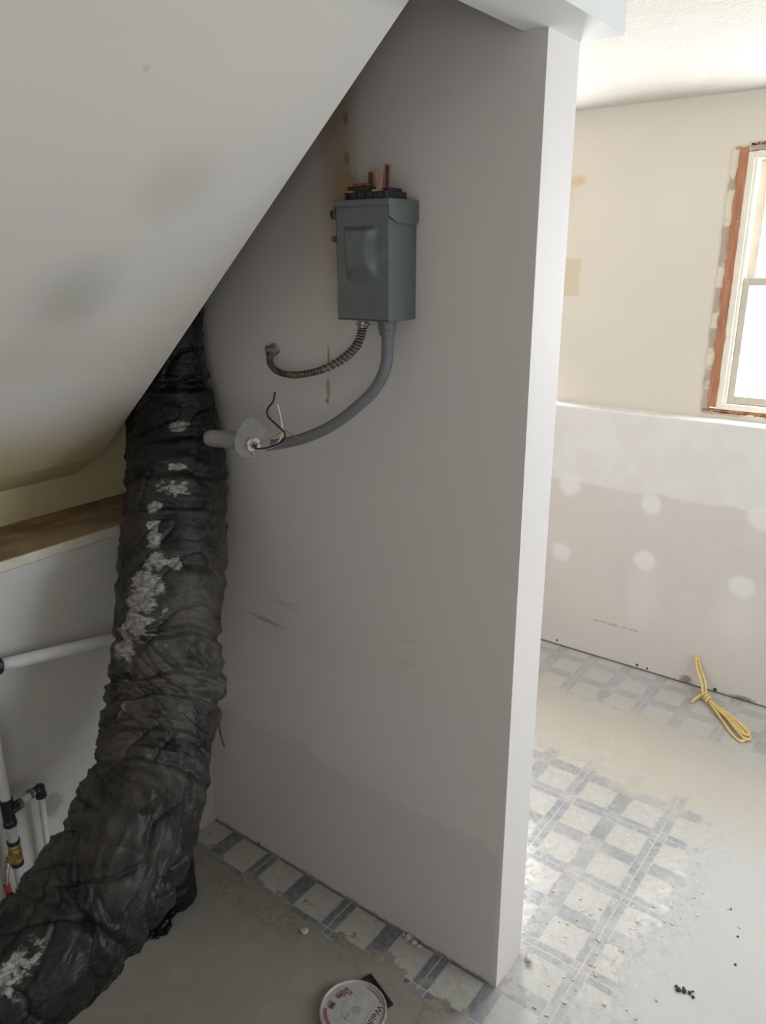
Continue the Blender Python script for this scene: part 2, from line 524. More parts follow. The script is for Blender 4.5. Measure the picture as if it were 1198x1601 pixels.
def thing(name, label, cat, loc, group=None):
    o = bpy.data.objects.new(name, None)
    o.location = loc
    o.empty_display_size = .05
    COL.objects.link(o)
    o['label'] = label
    o['category'] = cat
    if group:
        o['group'] = group
    return o


def tag(o, label, cat, group=None):
    o['label'] = label
    o['category'] = cat
    if group:
        o['group'] = group
    return o


def add_box(bm, x0, x1, y0, y1, z0, z1):
    v = [bm.verts.new((x, y, z)) for x in (x0, x1) for y in (y0, y1) for z in (z0, z1)]
    for f in ((0, 1, 3, 2), (4, 6, 7, 5), (0, 4, 5, 1), (2, 3, 7, 6), (0, 2, 6, 4), (1, 5, 7, 3)):
        bm.faces.new([v[i] for i in f])
    return bm


def bx(*a):
    return add_box(bmesh.new(), *a)


def extrude_xz(poly, y0, y1):
    bm = bmesh.new()
    A = [bm.verts.new((x, y0, z)) for x, z in poly]
    B = [bm.verts.new((x, y1, z)) for x, z in poly]
    bm.faces.new(A)
    bm.faces.new(B[::-1])
    for i in range(len(poly)):
        j = (i+1) % len(poly)
        bm.faces.new((A[i], A[j], B[j], B[i]))
    return bm


def catmull(pts, n=8):
    pts = [Vector(q) for q in pts]
    P = [2*pts[0]-pts[1]] + pts + [2*pts[-1]-pts[-2]]
    out = []
    for i in range(1, len(P)-2):
        for k in range(n):
            t = k/n
            a, b, c, d = P[i-1:i+3]
            out.append(.5*((2*b)+(c-a)*t+(2*a-5*b+4*c-d)*t*t+(3*b-a-3*c+d)*t**3))
    out.append(pts[-1])
    return out


def frames(path):
    T = []
    for i in range(len(path)):
        T.append((path[min(i+1, len(path)-1)]-path[max(i-1, 0)]).normalized())
    ref = Vector((0, 0, 1)) if abs(T[0].z) < .9 else Vector((1, 0, 0))
    N = (ref - ref.dot(T[0])*T[0]).normalized()
    out = []
    for t in T:
        N = (N - N.dot(t)*t).normalized()
        out.append((t, N, t.cross(N)))
    return out


def add_tube(bm, path, rad, seg=12, caps=True):
    """rad: number or function of (index, count)"""
    fr = frames(path)
    rings = []
    n = len(path)
    for i, (q, (t, N, B)) in enumerate(zip(path, fr)):
        r = rad(i, n) if callable(rad) else rad
        rings.append([bm.verts.new(q + (N*math.cos(2*PI*k/seg)+B*math.sin(2*PI*k/seg))*r) for k in range(seg)])
    for i in range(n-1):
        for k in range(seg):
            bm.faces.new((rings[i][k], rings[i][(k+1) % seg], rings[i+1][(k+1) % seg], rings[i+1][k]))
    if caps:
        bm.faces.new(rings[0][::-1])
        bm.faces.new(rings[-1])
    return bm


def tube(pts, rad, seg=12, n=8, caps=True):
    return add_tube(bmesh.new(), catmull(pts, n) if len(pts) > 2 else [Vector(q) for q in pts], rad, seg, caps)


def lathe(bm, base, axis, prof, seg=24):
    """prof: list of (distance along axis, radius)"""
    axis = Vector(axis).normalized()
    base = Vector(base)
    ref = Vector((0, 0, 1)) if abs(axis.z) < .9 else Vector((1, 0, 0))
    N = axis.cross(ref).normalized()
    B = axis.cross(N)
    rings = []
    for d, r in prof:
        rings.append([bm.verts.new(base+axis*d+(N*math.cos(2*PI*k/seg)+B*math.sin(2*PI*k/seg))*max(r, 1e-5)) for k in range(seg)])
    for i in range(len(rings)-1):
        for k in range(seg):
            bm.faces.new((rings[i][k], rings[i][(k+1) % seg], rings[i+1][(k+1) % seg], rings[i+1][k]))
    bm.faces.new(rings[0][::-1])
    bm.faces.new(rings[-1])
    return bm


def struct(name, bm, mat, parent=None, bevel=0., smooth=False):
    return link(name, bm, mat, parent, smooth, bevel, None if parent else 'structure')


# ---------------------------------------------------------------- the setting
HC = 2.2507
XR, YB, XL = 2.4, -2.5, -1.9
YF, YU, ZL = 1.7385, 1.83, 1.1144
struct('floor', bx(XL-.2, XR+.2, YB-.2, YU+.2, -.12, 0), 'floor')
struct('ceiling', bx(XL-.2, XR+.2, YB-.2, YU+.2, HC, HC+.12), 'ceil')
# partition wall with its notch under the beam
struct('wall_partition', extrude_xz([(XL, 0), (0, 0), (0, 2.067), (-.045, 2.067), (-.045, HC), (XL, HC)], 0, .1267), 'part')
struct('trim_1', bx(-.045, .080, YB, .1267, 2.067, HC), 'beam')
# far wall: thick lower half with a ledge, thin upper half with window openings
lo = bx(XL, XR, YF, YU+.12, .005, ZL)
struct('wall_far_lower', lo, 'farlow', bevel=.008)
WX0, WX1, WZ0, WZ1 = -.158, .78, 1.135, 2.075     # visible window opening, plaster rim included
HX0, HX1 = -1.40, -.776                            # second opening, behind the partition
bm = bmesh.new()
for x0, x1, z0, z1 in ((XL, HX0, ZL, HC), (HX0, HX1, ZL, WZ0), (HX0, HX1, WZ1, HC), (HX1, WX0, ZL, HC),
                       (WX0, WX1, ZL, WZ0), (WX0, WX1, WZ1, HC), (WX1, XR, ZL, HC)):
    add_box(bm, x0, x1, YU, YU+.12, z0, z1)
bmesh.ops.remove_doubles(bm, verts=bm.verts, dist=1e-5)
struct('wall_far_upper', bm, 'farup')
# right wall with its opening, back wall with one added for fill (behind and beside the camera)
bm = bmesh.new()
for y0, y1, z0, z1 in ((YB, 0, 0, HC), (0, 1.5, 0, .9), (0, 1.5, 2.1, HC), (1.5, YU, 0, HC)):
    add_box(bm, XR, XR+.12, y0, y1, z0, z1)
struct('wall_right', bm, 'plain')
bm = bmesh.new()
for x0, x1, z0, z1 in ((XL, 1.0, 0, HC), (1.0, 2.2, 0, .9), (1.0, 2.2, 2.0, HC), (2.2, XR, 0, HC)):
    add_box(bm, x0, x1, YB-.12, YB, z0, z1)
struct('wall_back', bm, 'plain')
struct('wall_hidden_left', bx(XL-.12, XL, .1267, YU, 0, HC), 'plain')
# closet side wall: lower wall, ledge board, recessed upper strip
struct('wall_left_lower', bx(-1.25, -1.0167, YB, 0, 0, 1.035), 'left')
struct('wall_left_upper', bx(-1.37, -1.25, YB, 0, 0, HC), 'yellow')
struct('trim_2', bx(-1.25, -1.019, YB, 0, 1.035, 1.0607), 'ledge')
struct('trim_3', bx(-1.019, -1.010, YB, 0, 1.037, 1.0612), 'lip', bevel=.002)
struct('trim_4', bx(-1.0167, -1.0130, YB, 0, .993, 1.036), 'left', bevel=.001)
# stair soffit
prof = [(-1.25, 1.150), (-1.13, 1.217), (-1.03, 1.298), (-.90, 1.412), (-.64, 1.645), (-.30, 1.950), (-.045, 2.178)]
th = [(x-.008, z+.013) for x, z in prof]
poly = prof + [(-.045, HC), (-.12, HC)] + [(x-.03, z+.05) for x, z in prof[::-1][1:-1]] + [(-1.25, 1.22)]
struct('wall_stair_soffit', extrude_xz(poly, YB, -.19), 'soffit')

# ---------------------------------------------------------------- windows


def window(num, x0, x1, rim):
    w = link('window_%d' % num, bx(x0, x0+.001, YU+.1, YU+.101, WZ0, WZ0+.001), 'jamb', kind='structure') if False else None
    # jamb frame (root of the window)
    a0, a1 = x0+rim, x1-rim
    z0, z1 = WZ0+.014, WZ1-.018
    bm = bmesh.new()
    t = .024
    add_box(bm, a0, a0+t, YU-.004, YU+.11, z0, z1)
    add_box(bm, a1-t, a1, YU-.004, YU+.11, z0, z1)
    add_box(bm, a0+t, a1-t, YU-.004, YU+.11, z1-t, z1)
    add_box(bm, a0+t, a1-t, YU-.004, YU+.11, z0, z0+.022)
    w = struct('window_%d' % num, bm, 'jamb', bevel=.002)
    i0, i1, iz0, iz1 = a0+t, a1-t, z0+.022, z1-t
    zm = 1.620
    # stops
    bm = bmesh.new()
    for q in ((i0, i0+.010), (i1-.010, i1)):
        add_box(bm, q[0], q[1], YU+.004, YU+.016, iz0, iz1)
    link('window_stop', bm, 'jamb', w, bevel=.001)
    for nm, za, zb, y0 in (('lower_sash', iz0, zm+.014, YU+.018), ('upper_sash', zm-.014, iz1, YU+.052)):
        bm = bmesh.new()
        s = .032
        k = .002 if nm == 'lower_sash' else .010
        add_box(bm, i0+k, i0+k+s, y0, y0+.03, za, zb)
        add_box(bm, i1-k-s, i1-k, y0, y0+.03, za, zb)
        hb = .030 if nm == 'lower_sash' else .028
        add_box(bm, i0+k+s, i1-k-s, y0, y0+.03, za, za+hb)
        add_box(bm, i0+k+s, i1-k-s, y0, y0+.03, zb-.028, zb)
        sh = link(nm, bm, 'vinylsash', w, bevel=.002)
        link('pane', bx(i0+k+s-.004, i1-k-s+.004, y0+.012, y0+.016, za+hb-.004, zb-.024), 'glass', sh)
    return w


w1 = window(1, WX0, WX1, .052)
w2 = window(2, HX0, HX1, .001)


def ragged_strip(bm, x0, x1, z0, z1, y0, y1, amp, vertical=True, step=.02, seed=0):
    """thin board with a broken outline"""
    n = int(((z1-z0) if vertical else (x1-x0))/step)
    A, B, C2, D = [], [], [], []
    for i in range(n+1):
        f = i/n
        if vertical:
            z = z0+(z1-z0)*f
            l = x0+amp*noise.noise((seed, z*22, 0))*2
            r = x1+amp*noise.noise((seed+9, z*18, 3))*1.2
            A.append(bm.verts.new((l, y0, z)))
            B.append(bm.verts.new((r, y0, z)))
            C2.append(bm.verts.new((l, y1, z)))
            D.append(bm.verts.new((r, y1, z)))
        else:
            x = x0+(x1-x0)*f
            l = z0+amp*noise.noise((seed, x*22, 0))*2
            r = z1+amp*noise.noise((seed+9, x*18, 3))*1.2
            A.append(bm.verts.new((x, y0, l)))
            B.append(bm.verts.new((x, y0, r)))
            C2.append(bm.verts.new((x, y1, l)))
            D.append(bm.verts.new((x, y1, r)))
    for i in range(n):
        for p0, p1 in ((A, B), (B, D), (D, C2), (C2, A)):
            bm.faces.new((p0[i], p1[i], p1[i+1], p0[i+1]))
    bm.faces.new((A[0], B[0], D[0], C2[0]))
    bm.faces.new((A[-1], B[-1], D[-1], C2[-1]))
    return bm


bm = bmesh.new()
ragged_strip(bm, WX0+.022, WX0+.053, WZ0+.02, WZ1-.002, YU-.006, YU+.02, .0045, seed=2)
ragged_strip(bm, WX1-.053, WX1-.022, WZ0+.02, WZ1-.002, YU-.006, YU+.02, .0028, seed=5)
ragged_strip(bm, WX0+.02, WX1-.02, WZ0+.002, WZ0+.012, YU-.004, YU+.02, .002, False, seed=7)
link('exposed_wood_strip', bm, 'wood', w1)
bm = bmesh.new()
ragged_strip(bm, WX0-.002, WX0+.024, WZ0+.0, WZ1+.001, YU-.003, YU+.02, .0035, seed=12, step=.012)
ragged_strip(bm, WX1-.024, WX1+.002, WZ0+.0, WZ1-.03, YU-.003, YU+.02, .0035, seed=15, step=.012)
ragged_strip(bm, WX0, WX1, WZ0-.006, WZ0+.004, YU-.004, YU+.02, .002, False, seed=17)
ragged_strip(bm, WX0+.024, WX1-.024, WZ1-.016, WZ1+.002, YU-.004, YU+.02, .002, False, seed=19)
link('plaster_rim', bm, 'mud', w1)
bm = bmesh.new()
random.seed(3)
for i in range(16):
    x = WX0+.03+random.random()*.12
    z = WZ1+.001+random.random()*.003
    add_box(bm, x, x+.004+random.random()*.008, YU-.008, YU+.004, z, z+.003+random.random()*.005)
for i in range(26):
    x = WX0+.0+random.random()*.25
    z = WZ0+.0+random.random()*.008
    add_box(bm, x, x+.004+random.random()*.010, YU-.007, YU+.004, z, z+.002+random.random()*.003)
link('torn_caulk', bm, 'coppertube', w1)

# right window frame, and one for the added back opening
for num, sash in ((3, 'x'), (4, 'y')):
    bm = bmesh.new()
    if sash == 'x':
        u0, u1, z0, z1 = 0, 1.5, .9, 2.1
        for q in ((u0, u0+.05, z0, z1), (u1-.05, u1, z0, z1), (u0+.05, u1-.05, z0, z0+.05), (u0+.05, u1-.05, z1-.05, z1)):
            add_box(bm, XR+.03, XR+.09, *q)
    else:
        u0, u1, z0, z1 = 1.0, 2.2, .9, 2.0
        for q in ((u0, u0+.05, z0, z1), (u1-.05, u1, z0, z1), (u0+.05, u1-.05, z0, z0+.05), (u0+.05, u1-.05, z1-.05, z1)):
            add_box(bm, q[0], q[1], YB-.09, YB-.03, q[2], q[3])
    w = struct('window_%d' % num, bm, 'jamb')  # window_4 is the frame of the added back opening
    g = bx(XR+.058, XR+.062, u0+.045, u1-.045, z0+.045, z1-.045) if sash == 'x' else bx(u0+.045, u1-.045, YB-.062, YB-.058, z0+.045, z1-.045)
    link('pane', g, 'glass', w)

# ---------------------------------------------------------------- flexible duct


def ridge(q, k=6.):
    return max(0., 1-abs(noise.noise(q))*2.2)**k


def wrapped_duct(name, centres, mat, blobs, dust, n_len, n_ang, pinches, amp=1.0, seed=0., parent=None, bulges=(), swirl=0., swirl0=0.):
    """centres: (x, y, z, radius across x, radius across the other axis)"""
    P = catmull([c[:3] for c in centres], 40)
    nseg = len(centres)-1
    A = [0.]
    for i in range(1, len(P)):
        A.append(A[-1]+(P[i]-P[i-1]).length)
    tot = A[-1]
    bm = bmesh.new()
    rings, info = [], []
    j = 0
    X = Vector((1, 0, 0))
    for i in range(n_len+1):
        s = tot*i/n_len
        while j < len(A)-2 and A[j+1] < s:
            j += 1
        f = (s-A[j])/max(1e-9, A[j+1]-A[j])
        q = P[j].lerp(P[j+1], f)
        t = (P[min(j+3, len(P)-1)]-P[max(j-2, 0)]).normalized()
        a1 = (X-X.dot(t)*t).normalized()
        a2 = t.cross(a1)
        u = (j+f)/40
        k = min(int(u), nseg-1)
        w = u-k
        w = w*w*(3-2*w)
        ra = centres[k][3]*(1-w)+centres[k+1][3]*w
        rb = centres[k][4]*(1-w)+centres[k+1][4]*w
        ring = []
        for m in range(n_ang):
            th = 2*PI*m/n_ang
            c, d = math.cos(th), math.sin(th)
            tw = th+swirl*max(0., s-swirl0)
            c2, d2 = math.cos(tw), math.sin(tw)
            cv = Vector((c, d, 0))
            # slack jacket: folds run mostly round the duct, slanting slowly
            wob = .035*noise.noise((c*1.1+seed, d*1.1, s*3.0))+.010*noise.noise((c*3, d*3+seed, s*9))
            sl = s+wob
            disp = .013*noise.noise((c*1.0+seed, d*1.0, sl*6.5))
            disp += .0020*noise.noise((c*2.0, d*2.0+seed, sl*22))
            disp -= .0095*ridge((c*.8+3+seed, d*.8, sl*11+c*1.2), 11)
            disp -= .0035*ridge((c*1.3+8, d*1.3+seed, sl*26-c*3), 7)
            if swirl and s > swirl0:
                k_ = min(1, (s-swirl0)/.15)
                disp -= k_*.0075*ridge((c2*2.3+5, d2*2.3, s*6), 7)
                disp += k_*.0045*ridge((c2*3.3+15, d2*3.3, s*9), 6)
                disp += k_*.007*noise.noise((c2*1.6+25, d2*1.6, s*5))
            disp += .0018*ridge((c*1.6+14, d*1.6, sl*30+d*4+seed), 6)
            disp -= .0007*ridge((c*3+21, d*3, sl*60+seed), 4)
            for ps, depth, wd in pinches:
                dd = (s+.018*noise.noise((c*1.3+ps*7, d*1.3, 4))+.012*c - ps)/wd
                if abs(dd) < 3:
                    disp -= .75*depth*math.exp(-dd*dd)*(1+.6*noise.noise((c*3+ps, d*3, 9)))
                    disp += depth*.3*math.exp(-(abs(dd)-1.9)**2*1.6)
            disp *= amp
            pt = q+a1*c*(ra+disp)+a2*d*(rb+disp*min(1, rb/ra*1.05))
            for bc, br, bh in bulges:
                e = (pt-Vector(bc)).length/br
                if e < 2.5:
                    pt = pt+(pt-q).normalized()*bh*math.exp(-e*e)
            ring.append(bm.verts.new(pt))
        rings.append(ring)
    for i in range(n_len):
        for m in range(n_ang):
            bm.faces.new((rings[i][m], rings[i][(m+1) % n_ang], rings[i+1][(m+1) % n_ang], rings[i+1][m]))
    bm.faces.new(rings[0][::-1])
    bm.faces.new(rings[-1])
    o = link(name, bm, mat, parent, smooth=True)
    me = o.data
    ca = me.color_attributes.new('dirt', 'FLOAT_COLOR', 'POINT')
    vals = []
    for v in me.vertices:
        q = v.co
        pl = 0.
        for (bx_, by_, bz_, rh, rv, st) in blobs:
            dx, dy, dz = q.x-bx_, q.y-by_, q.z-bz_
            e = (dx*dx+dy*dy)/(rh*rh)+dz*dz/(rv*rv)
            if e < 4:
                pl = max(pl, st*max(0, 1-e*.5))
        du = dust(q)
        vals.extend((pl, du, 0, 1))
    ca.data.foreach_set('color', vals)
    return o


def lerp_tab(x, tab):
    if x <= tab[0][0]:
        return tab[0][1]
    for (a, b), (c, d) in zip(tab, tab[1:]):
        if x <= c:
            return b+(d-b)*(x-a)/(c-a)
    return tab[-1][1]


duct_path = [
    (-.99, -.10, 2.02, .135, .085), (-.98, -.10, 1.78, .135, .085), (-.955, -.10, 1.60, .138, .085), (-.945, -.10, 1.413, .142, .087),
    (-.918, -.112, 1.289, .136, .098), (-.868, -.151, 1.189, .127, .122), (-.83, -.194, 1.091, .124, .124),
    (-.774, -.266, .961, .124, .124), (-.739, -.318, .842, .124, .124), (-.706, -.364, .745, .124, .124),
    (-.665, -.425, .678, .124, .124), (-.604, -.500, .635, .124, .124), (-.535, -.590, .605, .125, .125),
    (-.510, -.655, .580, .125, .125), (-.505, -.740, .535, .125, .125), (-.505, -.832, .499, .125, .125),
    (-.548, -.940, .462, .125, .125), (-.64, -1.09, .41, .125, .125), (-.76, -1.22, .36, .125, .125)]
blobs = [
    (-.831, -.161, 1.334, .030, .016, .95), (-.786, -.203, 1.248, .030, .012, .95), (-.783, -.229, 1.205, .050, .030, .72),
    (-.791, -.276, 1.161, .017, .022, 1.1), (-.78, -.29, 1.130, .020, .010, .8), (-.757, -.309, 1.092, .022, .035, .85),
    (-.742, -.328, 1.050, .030, .040, .80), (-.705, -.305, 1.049, .018, .018, .75), (-.735, -.359, 1.005, .040, .045, .88),
    (-.728, -.383, .966, .045, .045, .88), (-.690, -.365, .965, .030, .030, .55), (-.719, -.413, .925, .040, .040, .82), (-.685, -.401, .905, .05, .03, .55),
    (-.735, -.440, .888, .030, .040, .85), (-.700, -.465, .83, .020, .045, .45), (-.684, -.5, .783, .02, .03, .5),
    (-.63, -.45, .778, .04, .012, .45), (-.436, -.852, .603, .028, .014, .75), (-.440, -.880, .588, .030, .018, .8),
    (-.447, -.905, .575, .030, .020, .85), (-.455, -.93, .56, .034, .022, .85)]
d_tab = [(.45, .06), (.58, .12), (.66, .45), (.80, .95), (1.0, .75), (1.12, .45), (1.22, .25), (1.28, .03), (2.1, .0)]


def duct_dust(q):
    return lerp_tab(q.z, d_tab)


duct = wrapped_duct('flexible_duct', duct_path, 'duct', blobs, duct_dust, 900, 210,
                    [(.42, .010, .012), (.62, .014, .011), (.80, .010, .012), (.875, .012, .010), (.955, .008, .010), (1.10, .009, .012),
                     (1.245, .012, .010), (1.335, .010, .009), (1.40, .012, .010), (1.52, .010, .012), (1.62, .011, .012), (1.76, .012, .012), (1.90, .010, .012)],
                    1.0, 2.3, swirl=6.5, swirl0=1.15, bulges=[((-.605, -.305, .775), .045, .020)])
tag(duct, 'large black plastic-wrapped flexible duct curving down from behind the sloped soffit', 'duct')

# second wrapped stub on the floor behind the main duct
st_path = [(-.865, -.285, .003, .062, .062), (-.866, -.284, .07, .060, .060), (-.868, -.282, .15, .058, .058), (-.872, -.278, .23, .056, .056), (-.876, -.274, .31, .054, .054)]
stub = wrapped_duct('duct_stub', st_path, 'duct', [(-.82, -.30, .012, .02, .012, .6)], lambda q: .12, 160, 90, [(.08, .006, .01), (.2, .006, .01)], .5, 7.7)
tag(stub, 'short crumpled black wrapped stub standing on the floor behind the large duct', 'duct')

# ragged scrap of jacket on the floor at the foot of the stub
bm = bmesh.new()
n1, n2 = 26, 12
G = []
for i in range(n1+1):
    row = []
    for j in range(n2+1):
        u, v = i/n1, j/n2
        x = -.835+.045*u+.03*(v-.5)
        y = -.325-.085*u+.05*(v-.5)
        x += .010*noise.noise((u*6, v*6, 1))
        y += .012*noise.noise((u*6, v*5, 5))
        z = .004+.028*(1-u)*abs(math.sin(v*9+u*4))*.8+.008*abs(noise.noise((u*9, v*9, 2)))
        row.append(bm.verts.new((x, y, z)))
    G.append(row)
for i in range(n1):
    for j in range(n2):
        bm.faces.new((G[i][j], G[i+1][j], G[i+1][j+1], G[i][j+1]))
sc = link('plastic_scrap', bm, 'duct', smooth=True)
so = sc.modifiers.new('thick', 'SOLIDIFY')
so.thickness = .0015
tag(sc, 'torn scrap of black plastic lying on the floor beside the crumpled stub', 'scrap')

# ---------------------------------------------------------------- disconnect box on the partition
box = thing('breaker_box', 'grey metal breaker box with dented cover mounted on the partition wall', 'electrical box', (-.318, 0, 1.592))
X0, X1, Z0, Z1, YD = -.383, -.256, 1.592, 1.812, -.094
bm = bmesh.new()
t = .002
add_box(bm, X0+.002, X1-.002, -.004, -.0005, Z0, Z1-.004)
add_box(bm, X0+.002, X0+.004, YD+.006, -.004, Z0, Z1-.004)
add_box(bm, X1-.004, X1-.002, YD+.006, -.004, Z0, Z1-.004)
add_box(bm, X0+.004, X1-.004, YD+.006, -.004, Z0, Z0+.002)
link('enclosure', bm, 'boxgrey', box, bevel=.0008)
# cover: front sheet with a pressed trapezoid recess, folded edges


def cover_depth(u, v):
    """u 0..1 across, v 0..1 upward: depth of the pressed recess"""
    zt, zb = .80, .34
    if v > zt+.02 or v < zb-.06:
        return 0.
    w = (zt-v)/(zt-zb)
    l = .14+.06*w
    r = .84-.0*w
    top = max(0, min(1, (zt-v)/.045))
    bot = max(0, min(1, (v-zb+.05)/.20))
    left = max(0, min(1, (u-l)/.10))
    k = .10+.20*max(0, 1-abs(v-.62)/.36)
    right = max(0, min(1, (r-u)/k))
    sm = lambda q: q*q*(3-2*q)
    return .013*sm(top)*sm(bot)*sm(left)*sm(right)


bm = bmesh.new()
nu, nv = 70, 110
G = []
for j in range(nv+1):
    row = []
    for i in range(nu+1):
        u, v = i/nu, j/nv
        row.append(bm.verts.new((X0+(X1-X0)*u, YD-cover_depth(u, v)+.0008*noise.noise((u*3, v*5, 2)), Z0+.002+(Z1-Z0-.004)*v)))
    G.append(row)
for j in range(nv):
    for i in range(nu):
        bm.faces.new((G[j][i], G[j][i+1], G[j+1][i+1], G[j+1][i]))
cov = link('cover', bm, 'boxgrey', box, smooth=True)
so = cov.modifiers.new('thick', 'SOLIDIFY')
so.thickness = .0016
bm = bmesh.new()
add_box(bm, X0, X0+.0016, YD+.0005, -.030, Z0+.001, Z1-.001)
add_box(bm, X1-.0016, X1, YD+.0005, -.012, Z0+.001, Z1-.03)
add_box(bm, X0, X1, YD+.0005, -.012, Z0-.001, Z0+.0008)
add_box(bm, X0, X1, YD-.0005, -.001, Z1-.003, Z1-.0012)
link('cover_fold', bm, 'boxgrey', box, bevel=.0006)
# rain cap: top fold with drooping side flaps
bm = bmesh.new()
add_box(bm, X0-.004, X1+.004, YD-.004, -.001, Z1-.001, Z1+.0012)
add_box(bm, X0-.004, X1+.004, YD-.004, YD-.002, Z1-.010, Z1)
# right flap
flap = [(YD-.003, Z1), (-.001, Z1), (-.001, Z1-.036), (-.008, Z1-.044), (-.075, Z1-.040), (YD-.003, Z1-.030)]
for xa, xb in ((X1+.0025, X1+.0042), (X0-.0042, X0-.0025)):
    A = [bm.verts.new((xa, y, z)) for y, z in flap]
    B = [bm.verts.new((xb, y, z)) for y, z in flap]
    bm.faces.new(A)
    bm.faces.new(B[::-1])
    for i in range(len(flap)):
        j = (i+1) % len(flap)
        bm.faces.new((A[i], A[j], B[j], B[i]))
link('rain_cap', bm, 'boxgrey', box, bevel=.0006)
lathe_bm = lathe(bmesh.new(), (X1+.0035, -.042, Z1-.030), (1, 0, 0), [(0, .004), (.002, .004), (.003, .002)], 12)
link('rivet', lathe_bm, 'boxgrey', box)

# breaker block standing on the box
blk = thing('breaker_block', 'black switch block with copper bars sitting on top of the grey box', 'breaker', (-.325, -.05, 1.8132))
bm = bmesh.new()
zb = 1.8135
add_box(bm, -.368, -.268, -.085, -.02, zb, zb+.014)
add_box(bm, -.362, -.312, -.083, -.03, zb+.014, zb+.024)
for i in range(5):
    add_box(bm, -.366+.020*i, -.358+.020*i, -.088, -.085, zb+.002, zb+.012)
add_box(bm, -.297, -.272, -.070, -.03, zb+.014, zb+.020)
link('block_body', bm, 'black', blk, bevel=.001)
link('bridge_bar', bx(-.350, -.315, -.082, -.070, zb+.0245, zb+.029), 'darkcop', blk, bevel=.0008)


def prong(x, y, w, h, lean, mat, z0):
    bm = bmesh.new()
    d = .003
    v = []
    for (xx, zz) in ((x, z0), (x+w, z0), (x+w+lean, z0+h), (x+lean, z0+h)):
        for yy in (y, y+d):
            v.append(bm.verts.new((xx, yy, zz)))
    for f in ((0, 2, 4, 6), (1, 7, 5, 3), (0, 1, 3, 2), (2, 3, 5, 4), (4, 5, 7, 6), (6, 7, 1, 0)):
        bm.faces.new([v[i] for i in f])
    # foot tab
    add_box(bm, x-.002, x+w+.003, y-.010, y+d, z0-.001, z0+.0025)
    return link('copper_bar', bm, mat, blk, bevel=.0005)


prong(-.362, -.075, .013, .040, -.008, 'copper', zb+.0145)
prong(-.341, -.045, .011, .028, 0, 'darkcop', zb+.0245)
prong(-.300, -.075, .013, .040, -.001, 'copper', zb+.0145)
prong(-.2895, -.060, .009, .042, 0, 'darkcop', zb+.0185)

# terminals poking out at the left of the box
for nm, z, mat, r in (('terminal_lug', 1.789, 'black', .009), ('terminal_screw', 1.744, 'darkcop', .006)):
    bm = lathe(bmesh.new(), (X0-.0002, -.084, z), (-1, 0, 0), [(0, r*.5), (.006, r*.5), (.006, r), (.016, r), (.018, r*.7)], 10)
    link(nm, bm, mat, box, bevel=.0004)

# ---------------------------------------------------------------- armoured cable
arm_pts = [(-.361, -.04, 1.586), (-.366, -.04, 1.562), (-.379, -.042, 1.535), (-.411, -.045, 1.507), (-.465, -.05, 1.480),
           (-.541, -.05, 1.462), (-.600, -.045, 1.462), (-.636, -.036, 1.476), (-.652, -.022, 1.495), (-.656, -.001, 1.503)]
cable = thing('armoured_cable', 'thin ribbed metal cable looping from the grey box into the wall', 'cable', (-.361, -.04, 1.586))
path = catmull(arm_pts, 60)
Ltot = len(path)


def arm_r(i, n):
    f = i/n
    k = .0011 if f < .60 else .0005
    return .0072+k*math.sin(i*2*PI/7.0)


bm = bmesh.new()
add_tube(bm, path, arm_r, 14)
link('ribbed_armour', bm, 'darksteel', cable, smooth=True)
# loose helix of strip where the armour has been stretched open
hel = []
cp = catmull(arm_pts[:5], 40)
fr = frames(cp)
for i in range(len(cp)):
    t_, N, B = fr[i]
    an = i*2*PI/8.5
    hel.append(cp[i]+(N*math.cos(an)+B*math.sin(an))*.0092)
fine_h = catmull(hel, 3)
bm = bmesh.new()
add_tube(bm, fine_h, .0012, 6)
link('stretched_coil', bm, 'steel', cable, smooth=True)
bm = lathe(bmesh.new(), (-.361, -.04, 1.591), (-.1, 0, -1), [(0, .013), (.004, .013), (.0045, .0095), (.014, .0095), (.015, .011), (.018, .011)], 16)
add_box(bm, -.378, -.346, -.045, -.036, 1.577, 1.583)
link('box_clamp', bm, 'steel', cable, bevel=.0005)
bm = lathe(bmesh.new(), (-.657, -.0005, 1.505), (.15, -1, -.3), [(0, .016), (.003, .016), (.004, .011), (.016, .0105), (.018, .012), (.022, .012)], 16)
add_box(bm, -.674, -.666, -.016, -.003, 1.496, 1.514)
link('wall_connector', bm, 'steel', cable, bevel=.0005)

# ---------------------------------------------------------------- liquid-tight conduit and hanging cover plate
con = thing('grey_conduit', 'thick smooth grey conduit sweeping down from the box to the hanging plate', 'conduit', (-.293, -.05, 1.59))
cpts = [(-.293, -.05, 1.580), (-.288, -.055, 1.545), (-.286, -.065, 1.500), (-.306, -.075, 1.455), (-.348, -.090, 1.412),
        (-.401, -.105, 1.372), (-.460, -.120, 1.343), (-.510, -.130, 1.327), (-.550, -.148, 1.318)]
link('conduit_hose', tube(cpts, .0118, 20, 16), 'conduit', con, smooth=True)
bm = lathe(bmesh.new(), (-.293, -.05, 1.591), (.02, -.02, -1), [(0, .019), (.003, .019), (.004, .0175), (.018, .0175), (.022, .0150), (.030, .0145)], 24)
link('conduit_hub', bm, 'conduit', con, bevel=.0006)

pc = Vector((-.549, -.190, 1.338))
plate = thing('conduit_cover_plate', 'grey cover plate with sleeve and loose wires hanging in front of the duct', 'cover plate', pc)
ax = Vector((.80, -.42, -.12)).normalized()          # plate faces right and a little to the camera
upv = Vector((-.34, .0, 1))
upv = (upv-upv.dot(ax)*ax).normalized()
sd = ax.cross(upv).normalized()
